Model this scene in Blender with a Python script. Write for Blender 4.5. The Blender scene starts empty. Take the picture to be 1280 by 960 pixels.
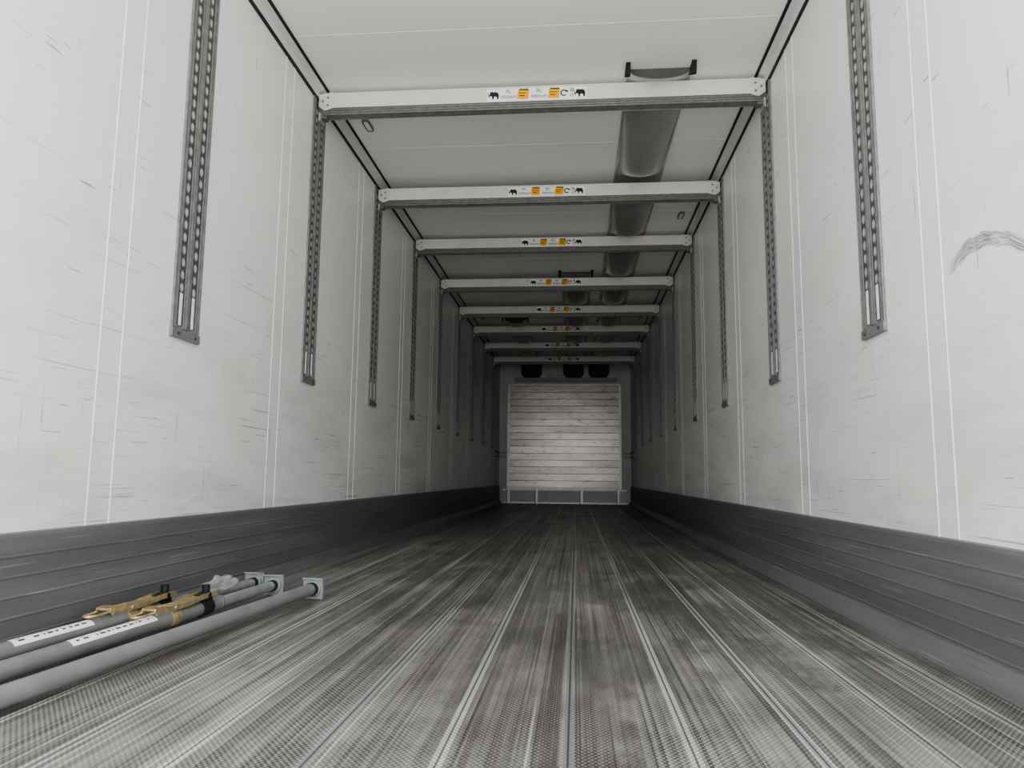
import bpy, math, random
from mathutils import Vector, Matrix
random.seed(7)
S = bpy.context.scene
COL = S.collection

# ---------------------------------------------------------------- helpers
class MB:
    def __init__(s): s.v=[]; s.f=[]; s.m=[]; s.sm=[]
    def add(s, vs, fs, mi=0, smooth=False):
        o=len(s.v); s.v += [tuple(p) for p in vs]
        for f in fs:
            s.f.append(tuple(i+o for i in f)); s.m.append(mi); s.sm.append(smooth)
    def box(s,x0,x1,y0,y1,z0,z1,mi=0):
        vs=[(x,y,z) for x in (x0,x1) for y in (y0,y1) for z in (z0,z1)]
        s.add(vs,[(0,1,3,2),(4,6,7,5),(0,4,5,1),(2,3,7,6),(0,2,6,4),(1,5,7,3)],mi)
    def obox(s,c,ax,ay,az,hx,hy,hz,mi=0):
        c=Vector(c); vs=[c+ax*(i*hx)+ay*(j*hy)+az*(k*hz) for i in (-1,1) for j in (-1,1) for k in (-1,1)]
        s.add(vs,[(0,1,3,2),(4,6,7,5),(0,4,5,1),(2,3,7,6),(0,2,6,4),(1,5,7,3)],mi)
    def tube(s,p0,p1,r0,r1=None,n=24,mi=0,caps=True):
        r1=r0 if r1 is None else r1
        p0=Vector(p0);p1=Vector(p1);d=(p1-p0).normalized()
        a=d.orthogonal().normalized(); b=d.cross(a)
        vs=[]
        for p,r in((p0,r0),(p1,r1)):
            for i in range(n):
                t=2*math.pi*i/n; vs.append(p+a*math.cos(t)*r+b*math.sin(t)*r)
        s.add(vs,[(i,(i+1)%n,n+(i+1)%n,n+i) for i in range(n)],mi,True)
        if caps:
            s.add(vs[:n],[tuple(range(n))],mi); s.add(vs[n:],[tuple(range(n))],mi)
    def prof_y(s,pts,y0,y1,mis,closed=True):
        """extrude (x,z) outline along y"""
        n=len(pts); vs=[(x,y0,z) for x,z in pts]+[(x,y1,z) for x,z in pts]
        for i in range(n if closed else n-1):
            j=(i+1)%n
            s.add([vs[i],vs[j],vs[n+j],vs[n+i]],[(0,1,2,3)],mis if isinstance(mis,int) else mis[i])
        if closed:
            m=mis if isinstance(mis,int) else mis[0]
            s.add(vs[:n],[tuple(range(n))],m); s.add(vs[n:],[tuple(range(n))],m)
    def prof_x(s,pts,x0,x1,mis):
        """extrude (y,z) outline along x"""
        n=len(pts); vs=[(x0,y,z) for y,z in pts]+[(x1,y,z) for y,z in pts]
        for i in range(n):
            j=(i+1)%n
            s.add([vs[i],vs[j],vs[n+j],vs[n+i]],[(0,1,2,3)],mis if isinstance(mis,int) else mis[i])
        m=mis if isinstance(mis,int) else mis[0]
        s.add(vs[:n],[tuple(range(n))],m); s.add(vs[n:],[tuple(range(n))],m)
    def poly_xz(s,pts,y,mi=0):
        s.add([(x,y,z) for x,z in pts],[tuple(range(len(pts)))],mi)
    def mesh(s,name,mats):
        me=bpy.data.meshes.new(name); me.from_pydata(s.v,[],s.f)
        for m in mats: me.materials.append(m)
        me.polygons.foreach_set('material_index',s.m)
        me.polygons.foreach_set('use_smooth',s.sm)
        me.update(); return me
    def obj(s,name,mats,parent=None,recalc=True):
        me=s.mesh(name,mats)
        if recalc:
            import bmesh
            bm=bmesh.new(); bm.from_mesh(me); bmesh.ops.recalc_face_normals(bm,faces=bm.faces); bm.to_mesh(me); bm.free()
        o=bpy.data.objects.new(name,me); COL.objects.link(o)
        if parent: o.parent=parent
        return o

class NT:
    def __init__(s,name):
        s.mat=bpy.data.materials.new(name); s.mat.use_nodes=True
        s.t=s.mat.node_tree; s.b=s.t.nodes['Principled BSDF']
        s.co=s.t.nodes.new('ShaderNodeTexCoord').outputs['Object']
        s.sep=None
    def xyz(s):
        if s.sep is None:
            s.sep=s.t.nodes.new('ShaderNodeSeparateXYZ'); s.t.links.new(s.co,s.sep.inputs[0])
        return s.sep.outputs
    def setin(s,inp,v):
        if isinstance(v,bpy.types.NodeSocket): s.t.links.new(v,inp)
        else: inp.default_value=v
    def M(s,op,a,b=0.0,c=None,clamp=False):
        n=s.t.nodes.new('ShaderNodeMath'); n.operation=op; n.use_clamp=clamp
        s.setin(n.inputs[0],a); s.setin(n.inputs[1],b)
        if c is not None: s.setin(n.inputs[2],c)
        return n.outputs[0]
    def comb(s,x,y,z=0.0):
        n=s.t.nodes.new('ShaderNodeCombineXYZ')
        s.setin(n.inputs[0],x); s.setin(n.inputs[1],y); s.setin(n.inputs[2],z); return n.outputs[0]
    def map(s,scale=(1,1,1),rot=(0,0,0),loc=(0,0,0)):
        n=s.t.nodes.new('ShaderNodeMapping'); s.t.links.new(s.co,n.inputs[0])
        n.inputs['Scale'].default_value=scale; n.inputs['Rotation'].default_value=rot; n.inputs['Location'].default_value=loc
        return n.outputs[0]
    def nzv(s,vec,detail=2,rough=.5):
        n=s.t.nodes.new('ShaderNodeTexNoise'); n.inputs['Scale'].default_value=1; n.inputs['Detail'].default_value=detail
        n.inputs['Roughness'].default_value=rough
        s.t.links.new(vec,n.inputs['Vector']); return n.outputs[0]
    def noise(s,scale=(1,1,1),detail=3,rot=(0,0,0),loc=(0,0,0),rough=.5):
        return s.nzv(s.map(scale,rot,loc),detail,rough)
    def ss(s,v,a,b,lo=0.,hi=1.):
        n=s.t.nodes.new('ShaderNodeMapRange'); n.interpolation_type='SMOOTHSTEP'
        s.setin(n.inputs[0],v); n.inputs[1].default_value=a; n.inputs[2].default_value=b
        n.inputs[3].default_value=lo; n.inputs[4].default_value=hi
        return n.outputs[0]
    def mix(s,f,a,b):
        n=s.t.nodes.new('ShaderNodeMix'); n.data_type='RGBA'
        s.setin(n.inputs[0],f)
        for i,v in((6,a),(7,b)):
            if isinstance(v,bpy.types.NodeSocket): s.t.links.new(v,n.inputs[i])
            else: n.inputs[i].default_value=(*v,1)
        return n.outputs[2]
    def color(s,c):
        if isinstance(c,bpy.types.NodeSocket): s.t.links.new(c,s.b.inputs['Base Color'])
        else: s.b.inputs['Base Color'].default_value=(*c,1)
    def bump(s,h,strength=.3,dist=.002):
        n=s.t.nodes.new('ShaderNodeBump'); n.inputs['Strength'].default_value=strength; n.inputs['Distance'].default_value=dist
        s.t.links.new(h,n.inputs['Height']); s.t.links.new(n.outputs[0],s.b.inputs['Normal'])
    def pr(s,rough=None,metal=None,**k):
        if rough is not None: s.setin(s.b.inputs['Roughness'],rough)
        if metal is not None: s.setin(s.b.inputs['Metallic'],metal)
        for kk,v in k.items(): s.b.inputs[kk.replace('_',' ')].default_value=v
        return s.mat

def simple(name,c,rough=.5,metal=0,var=.12,sc=30,**k):
    n=NT(name); nz=n.noise((sc,sc,sc),3)
    n.color(n.mix(n.ss(nz,.3,.7),tuple(x*(1-var) for x in c),tuple(min(1,x*(1+var)) for x in c)))
    return n.pr(rough,metal,**k)

# ---------------------------------------------------------------- dimensions
HW=1.24; H=2.65; Y0=.6; Y1=14.0
RY=[2.58+1.27*k for k in range(9)]
CAMX=.215; CAMZ=.49

# ---------------------------------------------------------------- materials
def wall_mat(side):
    n=NT('wall_panel_'+side); X,Y,Z=n.xyz()
    base=n.mix(n.ss(n.noise((1,.8,.8),4,loc=(0,3,1)),.3,.7),(.79,.80,.785),(.86,.865,.85))
    low=n.ss(Z,1.9,.35)                      # dirt is heavier low on the wall
    g=n.M('MULTIPLY',n.ss(n.noise((1,1.2,5),5,rough=.65),.42,.70),low)
    base=n.mix(n.M('MULTIPLY',g,.36),base,(.45,.445,.43))
    yl=n.M('MULTIPLY',n.ss(n.noise((1,1.6,2.2),4,loc=(0,9,4)),.54,.68),n.ss(Z,1.7,1.0))
    base=n.mix(n.M('MULTIPLY',yl,.25),base,(.62,.60,.50))
    def scr(scale,rot,loc,a,b,amt,col,mask):
        nonlocal base
        s1=n.ss(n.noise(scale,2,rot=rot,loc=loc),a,b)
        m=n.M('MULTIPLY',s1,mask)
        base=n.mix(n.M('MULTIPLY',m,amt),base,col)
    patch=n.ss(n.noise((1,1.7,2.5),3,loc=(0,7,2)),.43,.57)
    patch2=n.ss(n.noise((1,2.6,2.9),3,loc=(0,1,9)),.47,.55)
    m1=n.M('MULTIPLY',patch,n.ss(Z,1.7,.9,.18,1))
    scr((1,1.2,110),(.03,0,0),(0,0,0),.66,.71,.60,(.17,.17,.17),m1)
    scr((1,3,150),(-.06,0,0),(0,4,5),.67,.72,.5,(.22,.22,.22),m1)
    scr((1,5,85),(.55,0,0),(0,2,0),.71,.745,.6,(.13,.13,.14),patch2)
    scr((1,95,4),(.25,0,0),(0,5,3),.705,.745,.6,(.13,.13,.14),patch2)
    scr((1,6,75),(-.9,0,0),(0,8,1),.71,.75,.6,(.13,.13,.14),patch)
    blue=n.M('MULTIPLY',n.M('MULTIPLY',n.ss(Z,.42,.34),n.ss(n.noise((1,2,9),3,loc=(0,3,3)),.5,.62)),.25)
    base=n.mix(blue,base,(.35,.44,.52))
    if side=='right':
        dy=n.M('SUBTRACT',Y,1.93)
        cz=n.M('SUBTRACT',1.098,n.M('MULTIPLY',n.M('MULTIPLY',dy,dy),1.7))
        wob=n.M('MULTIPLY',n.M('SUBTRACT',n.noise((1,16,10),3),.5),.035)
        dd=n.M('ADD',n.M('SUBTRACT',Z,cz),wob)
        d=n.M('ABSOLUTE',dd)
        band=n.ss(d,.024,.014)
        ext=n.M('MULTIPLY',n.ss(Y,2.10,2.02),n.ss(Y,1.50,1.56))
        st=n.ss(n.nzv(n.comb(n.M('MULTIPLY',dd,420),n.M('MULTIPLY',Y,14)),3),.44,.54)
        sm=n.M('MULTIPLY',n.M('MULTIPLY',band,ext),n.M('ADD',n.M('MULTIPLY',st,.60),.16))
        base=n.mix(sm,base,(.07,.07,.07))
    n.color(base)
    n.bump(n.noise((3,3,3),2),.05,.01)
    return n.pr(.36,0,Specular_IOR_Level=.4)

M_wl=wall_mat('left'); M_wr=wall_mat('right')
M_seam=simple('wall_seam_bead',(.85,.855,.84),.5,0,.03)
n=NT('ceiling_panel')
c=n.mix(n.ss(n.noise((.7,.7,1),4),.3,.7),(.83,.835,.82),(.88,.885,.87)); n.color(c); M_ceil=n.pr(.4,0)
M_black=simple('black_rubber',(.012,.012,.013),.6)
M_alu=simple('aluminium_trim',(.55,.55,.54),.4,.5)
M_trim=simple('white_cove_trim',(.70,.705,.70),.4,.1,.03)
M_aludark=simple('grey_aluminium',(.22,.225,.23),.45,.5)

# floor
n=NT('aluminium_floor'); X,Y,Z=n.xyz()
def groove(pitch,seed,yf,det=2):
    gi=n.M('FLOOR',n.M('DIVIDE',X,pitch))
    return n.nzv(n.comb(n.M('MULTIPLY',gi,3.7),n.M('MULTIPLY',Y,yf),seed),det,.6)
g1=groove(.0056,1.3,.6); g2=groove(.0225,7.1,.25); g4=groove(.225,9.3,.15)
blot=n.noise((2.6,1.6,1),6,loc=(1,4,0),rough=.72)
v=n.M('ADD',n.M('ADD',n.M('MULTIPLY',g1,.34),n.M('MULTIPLY',g2,.30)),n.M('MULTIPLY',blot,.46))
v=n.M('ADD',v,n.M('MULTIPLY',n.M('SUBTRACT',g4,.5),.22))
col=n.mix(n.ss(v,.40,.72),(.075,.070,.065),(.35,.335,.318))
# narrow crisp dark and light drag lines, each confined to single grooves
ga=groove(.0075,21.3,.13,3); gb=groove(.0040,33.1,.22,3); gc=groove(.0050,41.7,.12,3)
col=n.mix(n.M('MULTIPLY',n.ss(ga,.60,.64),.65),col,(.040,.037,.035))
col=n.mix(n.M('MULTIPLY',n.ss(gb,.62,.66),.65),col,(.028,.026,.025))
col=n.mix(n.M('MULTIPLY',n.ss(gc,.65,.68),.60),col,(.60,.585,.56))
dk=n.ss(n.noise((22,.2,1),4,loc=(9,1,0)),.56,.63)
col=n.mix(n.M('MULTIPLY',dk,.45),col,(.055,.050,.046))
wetn=n.ss(n.noise((2.6,1.1,1),6,loc=(4,2,0),rough=.7),.50,.57)
wet=n.M('MULTIPLY',wetn,n.ss(X,-.2,.6,.2,.6))
col=n.mix(wet,col,(.075,.070,.066))
k=2*math.pi/.012
nub=n.M('MULTIPLY',n.M('SINE',n.M('MULTIPLY',X,k)),n.M('SINE',n.M('MULTIPLY',Y,k*.8)))
nubp=n.ss(nub,.15,.6)
wear=n.ss(n.noise((7,1.1,1),4,loc=(6,6,0)),.35,.65,.08,.42)
col=n.mix(n.M('MULTIPLY',nubp,wear),col,(.60,.585,.56))
col=n.mix(n.ss(nub,-.1,-.7,0,.4),col,(.05,.047,.044))
fr=n.M('FRACT',n.M('ADD',n.M('DIVIDE',n.M('SUBTRACT',X,.2),.225),20.5))
dj=n.M('MULTIPLY',n.M('ABSOLUTE',n.M('SUBTRACT',fr,.5)),.225)
idx=n.M('FLOOR',n.M('ADD',n.M('DIVIDE',n.M('SUBTRACT',X,.2),.225),20.5))
brk=n.ss(n.nzv(n.comb(n.M('MULTIPLY',idx,2.3),n.M('MULTIPLY',Y,.3),4.4),3),.36,.58,.2,.9)
rib=n.M('MULTIPLY',n.ss(dj,.0125,.0105),brk)
dots=n.ss(nub,-.3,.3,.45,1)
col=n.mix(n.M('MULTIPLY',rib,dots),col,(.70,.69,.66))
joint=n.ss(dj,.0026,.0016)
fr2=n.M('FRACT',n.M('ADD',n.M('DIVIDE',n.M('SUBTRACT',X,.2),.45),20.5))
dj2=n.M('MULTIPLY',n.M('ABSOLUTE',n.M('SUBTRACT',fr2,.5)),.45)
flat=n.ss(dj2,.0085,.0075)
col=n.mix(n.M('MULTIPLY',flat,.7),col,(.20,.205,.21))
col=n.mix(n.M('MULTIPLY',joint,.75),col,(.03,.03,.032))
n.color(col)
n.bump(n.M('ADD',n.M('SUBTRACT',nubp,n.M('MULTIPLY',joint,3.)),n.M('MULTIPLY',g1,.6)),.40,.0012)
M_floor=n.pr(n.ss(blot,.35,.65,.32,.48),.25,Specular_IOR_Level=.55)

# kick plate
n=NT('kick_plate_aluminium')
c=n.mix(n.ss(n.noise((1,.9,14),3),.35,.7),(.135,.138,.140),(.175,.178,.179))
c=n.mix(n.M('MULTIPLY',n.ss(n.noise((1,2,200),2,rot=(.02,0,0)),.68,.72),.35),c,(.45,.45,.45))
c=n.mix(n.M('MULTIPLY',n.ss(n.noise((1,3,260),2,rot=(.05,0,0),loc=(0,2,2)),.69,.73),.4),c,(.05,.05,.05))
n.color(c); M_kick=n.pr(.48,.12)

M_rail=simple('galvanised_rail',(.25,.25,.248),.5,.3,.15)
M_raildark=simple('rail_recess',(.085,.085,.085),.6,.2)
M_slot=simple('rail_slot_edge',(.50,.50,.49),.45,.2)
M_white=simple('white_plastic',(.8,.8,.79),.5)
M_beam=simple('anodised_beam',(.74,.725,.68),.42,.2,.05,8)
M_beamlow=simple('beam_groove_shade_grey',(.22,.22,.215),.45,.4)  # dark grooves, with the shade under the beam painted in as grey
M_st=simple('sticker_white',(.90,.90,.89),.4,0,.02)
M_yel=simple('sticker_yellow',(.92,.42,.01),.4,0,.05)
n=NT('duct_fabric'); n.color(n.mix(n.ss(n.noise((3,2,3),3),.3,.7),(.40,.40,.39),(.50,.50,.49))); n.bump(n.noise((14,2,14),3),.35,.02); M_duct=n.pr(.34,.5)
M_pole=simple('grey_painted_steel',(.25,.255,.255),.42,.3,.08,12)
M_inner=simple('zinc_inner_tube',(.46,.47,.47),.38,.6)
M_gold=simple('yellow_zinc',(.72,.57,.34),.35,.75,.2,40)
M_plate=simple('grey_foot_plate',(.36,.38,.395),.5,.2)

# bulkhead aluminium
n=NT('bulkhead_aluminium'); X,Y,Z=n.xyz()
pk=n.M('FLOOR',n.M('DIVIDE',n.M('SUBTRACT',Z,.30),.128))
tone=n.nzv(n.comb(n.M('MULTIPLY',pk,3.3),n.M('MULTIPLY',X,.6),2.2),2)
c=n.mix(n.ss(tone,.3,.7),(.225,.213,.195),(.33,.315,.29))
c=n.mix(n.M('MULTIPLY',n.ss(n.noise((6,1,16),5,loc=(3,0,3),rough=.7),.54,.64),.5),c,(.11,.10,.09))
c=n.mix(n.M('MULTIPLY',n.ss(n.noise((5,1,90),2,loc=(1,0,7)),.66,.72),.5),c,(.09,.085,.08))
c=n.mix(n.M('MULTIPLY',n.ss(n.noise((3,1,60),3,loc=(5,0,1)),.62,.70),.4),c,(.55,.53,.50))
n.color(c); n.bump(n.noise((1.2,1,2),3,loc=(2,0,0)),.2,.03); M_bulk=n.pr(.30,.85)
M_gap=simple('slat_gap',(.07,.066,.06),.6,.4)
M_front=simple('front_wall_panel',(.66,.665,.66),.4,0,.06,3)
M_base=simple('base_strip_grey',(.50,.505,.50),.45,.2,.06,6)

# ---------------------------------------------------------------- room shell
T=.07
for s,nm,m in((-1,'left',M_wl),(1,'right',M_wr)):
    b=MB(); xs=sorted((s*HW,s*(HW+T))); b.box(xs[0],xs[1],Y0,Y1,0,H,0)
    for ry in [1.31]+RY:
        for dy in (-.47,-.36):
            y=ry+dy
            pts=[(s*(HW+.001),y-.005),(s*(HW-.0014),y-.003),(s*(HW-.002),y),(s*(HW-.0014),y+.003),(s*(HW+.001),y+.005)]
            if y>Y0+.02:
                vs=[(px,py,z) for z in (.3,H) for px,py in pts]
                b.add(vs,[(i,i+1,6+i,5+i) for i in range(4)],1)
    b.obj('wall_'+nm,[m,M_seam])
b=MB(); b.box(-HW-T,HW+T,Y0,Y1+.1,-.1,0); b.obj('floor',[M_floor])
b=MB(); b.box(-HW-T,HW+T,Y0,Y1+.1,H,H+T)
for k in range(-1,9):
    y=RY[0]+1.27*k+.73
    b.box(-HW+.06,HW-.06,y-.003,y+.003,H-.001,H+.01,1)
b.obj('ceiling',[M_ceil,M_seam])
b=MB(); b.box(-HW,HW,Y1,Y1+.1,0,H,0); b.obj('wall_front',[M_front])

# kick plates (ribbed scuff profile)
for s,nm in((-1,'left'),(1,'right')):
    pts=[(0,.335),(.012,.332),(.0145,.322)]
    z=.322
    for i in range(5):
        z0=z
        pts+=[(.0145,z0-.044),(.0165,z0-.046),(.0165,z0-.050),(.0145,z0-.052)]
        z=z0-.052
    pts+=[(.016,.055),(.024,.048),(.050,.012),(.056,.0),(0,0)]
    b=MB(); b.prof_y([(s*(HW-x),zz) for x,zz in pts],Y0,Y1,0)
    b.obj('baseboard_'+nm,[M_kick])

# ceiling corner trims
for i,s in enumerate((-1,1)):
    b=MB()
    P=lambda x,z:(s*(HW-x),H-z)
    b.prof_y([P(0,0),P(.050,0),P(.050,.005),P(.016,.015),P(.006,.045),P(0,.045)],Y0,Y1,0)
    b.prof_y([P(.050,-.0),P(.064,-.0),P(.064,.007),P(.050,.007)],Y0,Y1,1)
    b.prof_y([P(.0,.045),P(.009,.045),P(.009,.062),P(.0,.062)],Y0,Y1,1)
    b.obj('trim_%d'%(i+1),[M_trim,M_black])

# ---------------------------------------------------------------- logistic rails
def rail_mesh(s):
    b=MB(); w=.09; zb=1.0; zt=2.585
    def bx(d0,d1,y0,y1,z0,z1,mi):
        xs=sorted((s*(HW-d0),s*(HW-d1))); b.box(xs[0],xs[1],y0,y1,z0,z1,mi)
    bx(0,.004,-w,w,zb,zt,0)
    for sg in(-1,1):
        bx(.004,.010,sg*w-.004,sg*w+.004,zb,zt,0)
        c=sg*.043
        bx(.004,.0062,c-.028,c+.028,zb+.03,zt,1)
        bx(.004,.0095,c-.030,c-.023,zb+.02,zt,0)
        bx(.004,.0095,c+.023,c+.030,zb+.02,zt,0)
        z=zb+.17
        while z<zt-.03:
            hw,hh=.0075,.015
            ring=[(-hw,-hh*.5),(0,-hh),(hw,-hh*.5),(hw,hh*.5),(0,hh),(-hw,hh*.5)]
            x=s*(HW-.0085); x2=s*(HW-.006)
            vs=[(x,c+p,z+q) for p,q in ring]+[(x2,c+p*1.5,z+q*1.35) for p,q in ring]
            b.add(vs,[tuple(range(6))],2)
            b.add(vs,[(i,(i+1)%6,6+(i+1)%6,6+i) for i in range(6)],0)
            z+=.048
        bx(.004,.0085,c-.008,c+.008,zb+.03,zb+.15,3)
    bx(.004,.012,-.006,.006,zb+.02,zt,0)
    bx(.0,.014,-w-.006,w+.006,zb-.018,zb+.014,0)
    for sg in(-1,1):
        c=sg*.06; b.tube((s*(HW-.014),c,zb-.002),(s*(HW-.018),c,zb-.002),.006,n=10,mi=1)
    return b
for s in(-1,1):
    me=None
    for ry in RY:
        if me is None:
            o=rail_mesh(s).obj('lashing_rail',[M_rail,M_raildark,M_slot,M_white]); me=o.data
        else:
            o=bpy.data.objects.new('lashing_rail',me); COL.objects.link(o)
        o.location=(0,ry,0)

# ---------------------------------------------------------------- beam stickers
def text_geo(txt,size):
    cu=bpy.data.curves.new('t','FONT'); cu.body=txt; cu.size=size; cu.align_x='CENTER'; cu.align_y='CENTER'
    ob=bpy.data.objects.new('t',cu); COL.objects.link(ob)
    dg=bpy.context.evaluated_depsgraph_get(); dg.update()
    me=bpy.data.meshes.new_from_object(ob.evaluated_get(dg))
    vs=[tuple(v.co) for v in me.vertices]; fs=[tuple(p.vertices) for p in me.polygons]
    bpy.data.objects.remove(ob); bpy.data.curves.remove(cu); bpy.data.meshes.remove(me)
    return vs,fs
ELE=[(-.50,-.10),(-.46,-.02),(-.40,.02),(-.38,.18),(-.30,.30),(-.16,.32),(-.05,.26),(.1,.30),(.28,.27),(.40,.15),(.46,-.05),(.44,-.2),(.41,-.42),
     (.28,-.42),(.27,-.22),(.18,-.15),(.05,-.15),(-.02,-.22),(-.03,-.42),(-.16,-.42),(-.17,-.18),(-.24,-.12),(-.32,-.1),(-.38,-.08),(-.42,-.12),(-.40,-.25),(-.44,-.27),(-.50,-.22)]
def sticker():
    b=MB(); w,h=.275,.038
    b.box(-w,w,-.0008,0,-h,h,0)
    y=-.0016
    def ele(cx,sc,fl=1): 
        pts=[(cx+fl*p*sc,q*sc) for p,q in ELE]; b.poly_xz(pts,y,1)
        b.poly_xz([(cx+fl*p*sc,q*sc) for p,q in((-.5,-.22),(-.56,.05),(-.60,.22),(-.54,.24),(-.50,.06),(-.44,-.1))],y,1)
    ele(-.235,.060); ele(.24,.060)
    def tx(t,cx,cz,sz):
        vs,fs=text_geo(t,sz); b.add([(cx+a,y,cz+c) for a,c,_ in vs],fs,1)
    tx('PL',-.155,.017,.028); tx('1000daN',-.155,-.014,.025)
    tx('BC',.015,.017,.028); tx('3000daN',.015,-.014,.025)
    def ybox(cx,op):
        b.poly_xz([(cx-.03,-.028),(cx+.03,-.028),(cx+.034,.02),(cx-.026,.024)],y,2)
        b.poly_xz([(cx-.026,.006),(cx+.020,.004),(cx+.020,.008),(cx-.026,.010)],y-.0004,1)
        b.poly_xz([(cx-.02,-.01),(cx+.010,-.012),(cx+.010,-.007),(cx-.02,-.005)],y-.0004,1)
        b.poly_xz([(cx+.034,.02),(cx-.026,.024),(cx-.018,.032),(cx+.028,.031)],y,3)
    ybox(-.075,0); ybox(.095,1)
    def ring(cx,cz,r0,r1,a0,a1,mi=1,nn=20):
        vs=[];
        for i in range(nn+1):
            a=a0+(a1-a0)*i/nn
            vs+=[(cx+r0*math.cos(a),y,cz+r0*math.sin(a)),(cx+r1*math.cos(a),y,cz+r1*math.sin(a))]
        b.add(vs,[(2*i,2*i+1,2*i+3,2*i+2) for i in range(nn)],mi)
    ring(.150,0,.012,.019,.6,5.6)
    b.poly_xz([(.158,.004),(.176,.004),(.167,.018)],y,1)
    ring(.195,.016,.006,.010,0,6.283); ring(.195,-.014,.006,.010,0,6.283,4)
    return b.mesh('sticker',[M_st,M_black,M_yel,M_raildark,simple('sticker_red',(.5,.05,.04),.4)])
ST=sticker()

def beam(y):
    b=MB(); zt=2.618; L=HW-.035
    d=.032
    pts=[(-d,zt),(-d,zt-.010),(-d+.002,zt-.012),(-d+.002,zt-.080),(-d,zt-.082),(-d,zt-.088)]
    mis=[0,0,0,0,0]
    yy=-d; z=zt-.088
    for i in range(3):
        pts+=[(yy+.005,z-.003),(yy+.005,z-.008),(yy,z-.010),(yy,z-.014)]; z-=.014
        mis+=[1,1,1,1]
    zb=z
    mis+=[1]*1
    nx=6
    for i in range(nx):
        y0=yy+.002+i*(2*d-.004)/nx
        pts+=[(y0,zb),(y0+.006,zb),(y0+.007,zb+.004),(y0+.0095,zb+.004)]
        mis+=[1,1,1,1]
    pts+=[(d,zb),(d,zt)]; mis+=[1,0]
    while len(mis)<len(pts): mis.append(0)
    b.prof_x(pts,-L,L,mis)
    for s in(-1,1):
        o=[(s*(L-.055),zt+.004),(s*(HW-.0125),zt-.010),(s*(HW-.0125),zt-.080),(s*(L-.012),zt-.105),(s*(L-.055),zt-.092)]
        for ya,yb in((-d-.004,-d),(d,d+.004)):
            vs=[(a,ya,q) for a,q in o]+[(a,yb,q) for a,q in o]; m=len(o)
            b.add(vs,[tuple(range(m)),tuple(range(m,2*m))]+[(i,(i+1)%m,m+(i+1)%m,m+i) for i in range(m)],0)
        xa,xb=sorted((s*(L-.02),s*(HW-.0125))); b.box(xa,xb,-.024,.024,zt-.145,zt-.02,1)
        xa,xb=sorted((s*(HW-.024),s*(HW-.0125))); b.box(xa,xb,-.035,.035,zt-.165,zt-.115,2)
        for dx,dz in((-.03,-.03),(-.03,-.075),(-.0,-.05)):
            b.tube((s*(L+dx),-d-.004,zt+dz),(s*(L+dx),-d-.009,zt+dz),.006,n=8,mi=1)
    return b
bm0=None
for ry,dz in zip(RY[1:],(.012,-.038,-.004,-.028,-.032,-.018,-.02,-.035)):
    if bm0 is None:
        o=beam(0).obj('load_beam',[M_beam,M_beamlow,M_alu]); bm0=o.data
    else:
        o=bpy.data.objects.new('load_beam',bm0); COL.objects.link(o)
    o.location=(0,ry,dz)
    st=bpy.data.objects.new('sticker',ST); COL.objects.link(st); st.parent=o; st.location=(0,-.0302,2.618-.046)

# ---------------------------------------------------------------- air ducts
def duct(cx,ys,width=.33):
    b=MB(); nA=20; rings=[]; y=ys
    ye=Y1-.345
    while y<=ye+1e-6:
        ph=((y-RY[0])/1.27)%1.0
        if ph<.82: e=.5-.5*math.cos(math.pi*min(1,max(0,(ph-.04))/.74))
        else: e=.5+.5*math.cos(math.pi*min(1,(ph-.82)/.15))
        sag=.018+.082*e
        wd=width*(1-.10*e)
        r=[]
        for i in range(nA+1):
            t=math.pi*i/nA
            r.append((cx-math.cos(t)*wd/2,y,H-.003-sag*math.sin(t)**.8))
        rings.append(r); y+=.03
    vs=[p for r in rings for p in r]; n1=nA+1
    b.add(vs,[(j*n1+i,j*n1+i+1,(j+1)*n1+i+1,(j+1)*n1+i) for j in range(len(rings)-1) for i in range(nA)],0,True)
    b.add(rings[0],[tuple(range(n1))],3)
    for s in(-1,1):
        b.box(cx+s*width/2-.006,cx+s*width/2+.006,ys,ye,H-.008,H-.0005,1)
        px=cx+s*(width/2+.005)
        pr=None
        for i in range(9):
            a=math.pi*.9*i/8
            p=Vector((px,ys-.05-.045*math.sin(a)*.6,H-.004-.035+.035*math.cos(a)))
            if pr is not None: b.tube(pr,p,.010,n=8,mi=2)
            pr=p
        b.box(px-.012,px+.012,ys-.07,ys+.06,H-.012,H-.001,2)
    b.obj('air_duct',[M_duct,M_alu,M_black,M_raildark],recalc=False)
duct(.66,3.72); duct(.215,7.62); duct(-.60,9.75)

# ceiling lamps
for x,y in((1.08,5.95),(-1.07,4.24),(1.08,9.9),(-1.07,9.9)):
    b=MB(); n0=24
    out=[]
    for i in range(n0):
        a=2*math.pi*i/n0
        ex=math.copysign(abs(math.cos(a))**.5,math.cos(a))*.024; ey=math.copysign(abs(math.sin(a))**.5,math.sin(a))*.075
        out.append((x+ex,y+ey))
    lv=[[(p,q,H) for p,q in out],[(p,q,H-.012) for p,q in out],[(x+(p-x)*.7,y+(q-y)*.85,H-.014) for p,q in out],[(x+(p-x)*.65,y+(q-y)*.82,H-.010) for p,q in out]]
    for l in range(3):
        b.add(lv[l]+lv[l+1],[(i,(i+1)%n0,n0+(i+1)%n0,n0+i) for i in range(n0)],0)
    b.add(lv[3],[tuple(range(n0))],1)
    b.obj('ceiling_lamp',[M_aludark,M_white])

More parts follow.
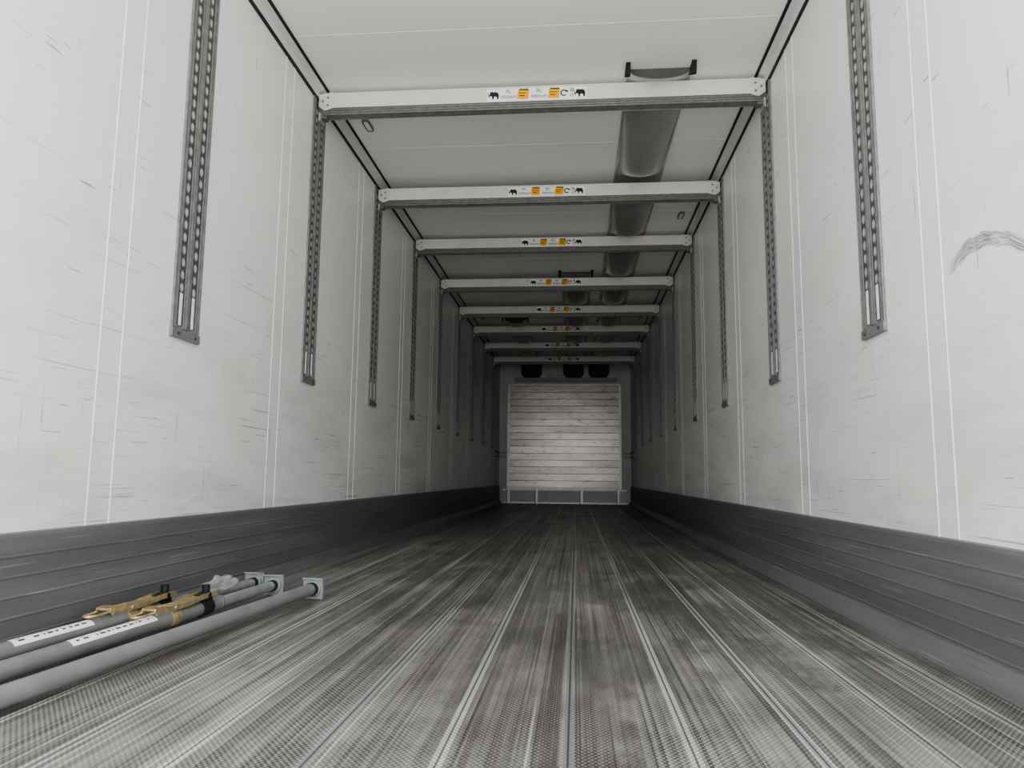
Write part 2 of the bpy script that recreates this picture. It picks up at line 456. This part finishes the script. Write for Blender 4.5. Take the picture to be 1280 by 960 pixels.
# ---------------------------------------------------------------- front wall furniture
YF=Y1-.002
b=MB(); yb=Y1-.07
x0,x1,z0,z1=-1.06,1.04,.30,2.22
npk=15; hh=(z1-z0)/npk
b.box(x0,x1,yb+.006,YF,z0,z1,2)
for i in range(npk):
    za=z0+i*hh
    o=[(yb+.006,za+.002),(yb+.002,za+.002),(yb,za+.004),(yb,za+hh-.004),(yb+.002,za+hh-.002),(yb+.006,za+hh-.002)]
    b.prof_x(o,x0,x1,0)
for xx in(x0,x1): b.box(xx-.022,xx+.022,yb-.012,YF,z0-.02,z1+.02,1)
b.box(x0,x1,yb-.010,YF,z1,z1+.03,1); b.box(x0,x1,yb-.010,YF,z0-.03,z0,1)
b.obj('bulkhead_panel',[M_bulk,M_alu,M_gap])
b=MB()
b.box(-1.16,1.16,Y1-.03,YF,.0,.27,0)
for xx in(-1.05,-.52,.32,1.0):
    b.box(xx-.025,xx+.025,Y1-.065,Y1-.03,.0,.27,1); b.box(xx-.034,xx-.025,Y1-.075,Y1-.03,.0,.27,2)
b.box(-1.16,1.16,Y1-.045,Y1-.03,.0,.03,1)
b.box(-1.16,1.16,Y1-.04,Y1-.03,.245,.27,1)
b.obj('bulkhead_base',[M_base,M_alu,M_raildark])
for s in(-1,1):
    b=MB()
    for dz in(.86,.93):
        xs=sorted((s*1.09,s*(HW))); b.box(xs[0],xs[1],Y1-.03,YF,dz,dz+.03,0)
        xs=sorted((s*(HW-.016),s*HW)); b.box(xs[0],xs[1],Y1-.95,YF,dz,dz+.03,0)
    b.obj('side_bumper_rail',[M_aludark])
b=MB(); b.box(-.95,.98,Y1-.10,YF,2.30,H-.002,0)
b.prof_x([(Y1-.10,2.30),(Y1-.16,2.36),(Y1-.16,H-.002),(Y1-.10,H-.002)],-.95,.98,0)
vs,fs=text_geo('SCHMITZ',.15)
b.add([(a-.02,Y1-.165,2.40+c*.6) for a,c,_ in vs],fs,1)
b.obj('cooling_unit_housing',[M_front,M_aludark])
for cx in(-.62,.17,.64):
    b=MB(); w=.19
    o=[(-w,2.64),(-w,2.42),(-w+.05,2.36),(w-.05,2.36),(w,2.42),(w,2.64)]
    m=6; vs=[(cx+p,Y1-.33,q) for p,q in o]+[(cx+p,Y1-.168,q) for p,q in o]
    b.add(vs,[tuple(range(m)),tuple(range(m,2*m))]+[(i,(i+1)%m,m+(i+1)%m,m+i) for i in range(m)],0)
    for i in range(5): b.box(cx-w+.02,cx+w-.02,Y1-.336,Y1-.33,2.41+i*.045,2.418+i*.045,1)
    b.obj('air_vent',[M_black,M_raildark])

# ---------------------------------------------------------------- load-securing poles
def arc_label(b,p0,p1,r,t0,t1,a0,a1,mi,mt):
    d=(p1-p0); L=d.length; d.normalize(); side=Vector((1,0,0)); side=(side-d*side.dot(d)).normalized(); up=side.cross(d)
    def P(t,a,rr): return p0+d*t+side*math.cos(a)*rr+up*math.sin(a)*rr
    def patch(u0,u1,b0,b1,rr,m):
        nn=8; vs=[]
        for i in range(nn+1):
            a=b0+(b1-b0)*i/nn; vs+=[P(u0,a,rr),P(u1,a,rr)]
        b.add(vs,[(2*i,2*i+1,2*i+3,2*i+2) for i in range(nn)],m,True)
    patch(t0,t1,a0,a1,r+.0008,mi)
    t=t0+.02
    while t<t1-.03:
        w=random.choice((.006,.012,.02)); am=a0+(a1-a0)*.5
        patch(t,t+w,am-.18,am+.05,r+.0013,mt); 
        if random.random()<.6: patch(t,t+w*.7,am+.18,am+.28,r+.0013,mt)
        t+=w+random.choice((.008,.014,.03))
def pole(pn,pf,tjoin,latch,label):
    pn=Vector(pn);pf=Vector(pf);d=(pf-pn).normalized(); L=(pf-pn).length
    side=Vector((1,0,0)); side=(side-d*side.dot(d)).normalized(); up=side.cross(d)
    if up.z<0: up=-up
    b=MB(); R=.0235
    A=lambda t,s=0,u=0: pn+d*t+side*s+up*u
    tj=L if tjoin is None else tjoin
    b.tube(pn,A(tj-.0),R,n=32,mi=0)
    if tjoin: b.tube(A(tj),A(L),.019,n=28,mi=1); b.tube(A(tj-.012),A(tj+.004),R+.002,n=28,mi=0)
    b.tube(A(L-.035),A(L-.012),.026 if not tjoin else .022,n=28,mi=3)
    b.obox(A(L),side,up,d,.042,.040,.003,4)
    b.obox(A(L-.006,.040),side,up,d,.002,.040,.008,4); b.obox(A(L-.006,0,.039),side,up,d,.042,.002,.008,4)
    b.tube(A(L-.012),A(L),.030,.034,n=24,mi=4)
    b.tube(A(0),A(-.004),.03,n=24,mi=4)
    if latch:
        t=latch
        b.tube(A(t-.03),A(t+.03),R+.004,n=24,mi=3)
        b.obox(A(t,0,R+.012),side,up,d,.016,.012,.030,3)
        b.tube(A(t,-.024,R+.018),A(t,.024,R+.018),.009,n=16,mi=3)
        b.tube(A(t+.012,.0,R+.01),A(t+.012,.0,R+.05),.011,.014,n=16,mi=3)
        for sg in(-1,1):
            pts=[(-.30,.006),(-.295,.018),(-.26,.020),(-.22,.012),(-.12,.012),(-.04,.020),(.03,.022),(.05,.014),(.05,.006),(-.04,.004),(-.12,-.004),(-.22,-.004),(-.27,.004),(-.285,-.006)]
            m=len(pts); o0=sg*.019; o1=sg*.023
            vs=[A(t+p,o0,R+.006+q) for p,q in pts]+[A(t+p,o1,R+.006+q) for p,q in pts]
            b.add(vs,[tuple(range(m)),tuple(range(m,2*m))]+[(i,(i+1)%m,m+(i+1)%m,m+i) for i in range(m)],2)
        b.obox(A(t-.10,0,R+.016),side,up,d,.020,.002,.07,2)
        b.obox(A(t-.285,0,R+.020),side,up,d,.022,.003,.014,2)
        b.tube(A(t-.19,-.026,R+.01),A(t-.19,.026,R+.01),.006,n=12,mi=1)
        b.tube(A(t-.20),A(t-.16),R+.003,n=24,mi=2)
        pr=None
        for i in range(13):
            a=math.pi*i/12; p=A(t-.34-.03*math.sin(a),math.cos(a)*.018,R+.010)
            if pr is not None: b.tube(pr,p,.004,n=8,mi=2)
            pr=p
        for sg in(-1,1): b.tube(A(t-.34,sg*.018,R+.010),A(t-.28,sg*.019,R+.012),.004,n=8,mi=2)
    if label: arc_label(b,pn,pf,R,label[0],label[1],.5,1.7,5,6)
    return b.obj('load_securing_pole',[M_pole,M_inner,M_gold,M_black,M_plate,M_st,M_raildark],recalc=False)
pole((-1.017,.78,.03),(-.825,2.93,.042),None,None,None)
pole((-1.150,.78,.034),(-1.015,3.0,.042),1.80,1.70,(1.07,1.42))
pole((-1.172,.78,.075),(-1.125,3.06,.042),1.75,1.60,(.95,1.24))

# crumpled clear plastic wrap lying over the rear poles
import bmesh
from mathutils import noise as mn
bm=bmesh.new(); bmesh.ops.create_icosphere(bm,subdivisions=4,radius=1)
for v_ in bm.verts:
    q=v_.co.copy(); k=1+.5*mn.noise(q*2.3)+.35*abs(mn.noise(q*6))
    v_.co=Vector((q.x*.036*k,q.y*.085*k,max(-.008,q.z*.030*k)))
for f_ in bm.faces: f_.smooth=False
me=bpy.data.meshes.new('plastic_wrap'); bm.to_mesh(me); bm.free()
n=NT('clear_plastic'); n.color((.7,.71,.71)); n.bump(n.noise((60,60,60),3),.6,.01)
M_pl=n.pr(.12,0,Alpha=.25)
me.materials.append(M_pl)
o=bpy.data.objects.new('plastic_wrap',me); COL.objects.link(o); o.location=(-1.10,2.70,.080)

# ---------------------------------------------------------------- light : bright sky + sunlit yard through the open rear doors
w=bpy.data.worlds.new('sky'); S.world=w; w.use_nodes=True; t=w.node_tree; bg=t.nodes['Background']
tc=t.nodes.new('ShaderNodeTexCoord'); sp=t.nodes.new('ShaderNodeSeparateXYZ'); t.links.new(tc.outputs['Generated'],sp.inputs[0])
mr=t.nodes.new('ShaderNodeMapRange'); t.links.new(sp.outputs[2],mr.inputs[0]); mr.inputs[1].default_value=-.1; mr.inputs[2].default_value=.1
mx=t.nodes.new('ShaderNodeMix'); mx.data_type='RGBA'; t.links.new(mr.outputs[0],mx.inputs[0])
mx.inputs[6].default_value=(.96,.945,.92,1); mx.inputs[7].default_value=(.94,.96,.97,1)
t.links.new(mx.outputs[2],bg.inputs[0]); bg.inputs[1].default_value=5.0

L=bpy.data.lights.new('door_opening','AREA'); L.shape='RECTANGLE'; L.size=2*HW; L.size_y=H; L.cycles.is_portal=True
lo=bpy.data.objects.new('door_opening',L); COL.objects.link(lo); lo.location=(0,Y0,H/2); lo.rotation_euler=(math.radians(90),0,0)

# ---------------------------------------------------------------- camera
yaw=math.radians(5.0); pit=math.radians(7.19); rho=.010
r=Vector((math.cos(yaw),math.sin(yaw),0)); fh=Vector((-math.sin(yaw),math.cos(yaw),0)); z=Vector((0,0,1))
f=fh*math.cos(pit)+z*math.sin(pit); u=z*math.cos(pit)-fh*math.sin(pit)
r2=r*math.cos(rho)+u*math.sin(rho); u2=u*math.cos(rho)-r*math.sin(rho)
mat=Matrix((r2,u2,-f)).transposed().to_4x4(); mat.translation=Vector((CAMX,0,CAMZ))
cam=bpy.data.cameras.new('camera'); cam.sensor_width=36; cam.lens=921/1280*36; cam.clip_start=.02
co=bpy.data.objects.new('camera',cam); COL.objects.link(co); co.matrix_world=mat; S.camera=co
S.cycles.diffuse_bounces=9
S.view_settings.view_transform='AgX'
S.view_settings.exposure=-0.25
try: S.view_settings.look='AgX - Medium High Contrast'
except Exception as e: print(e)
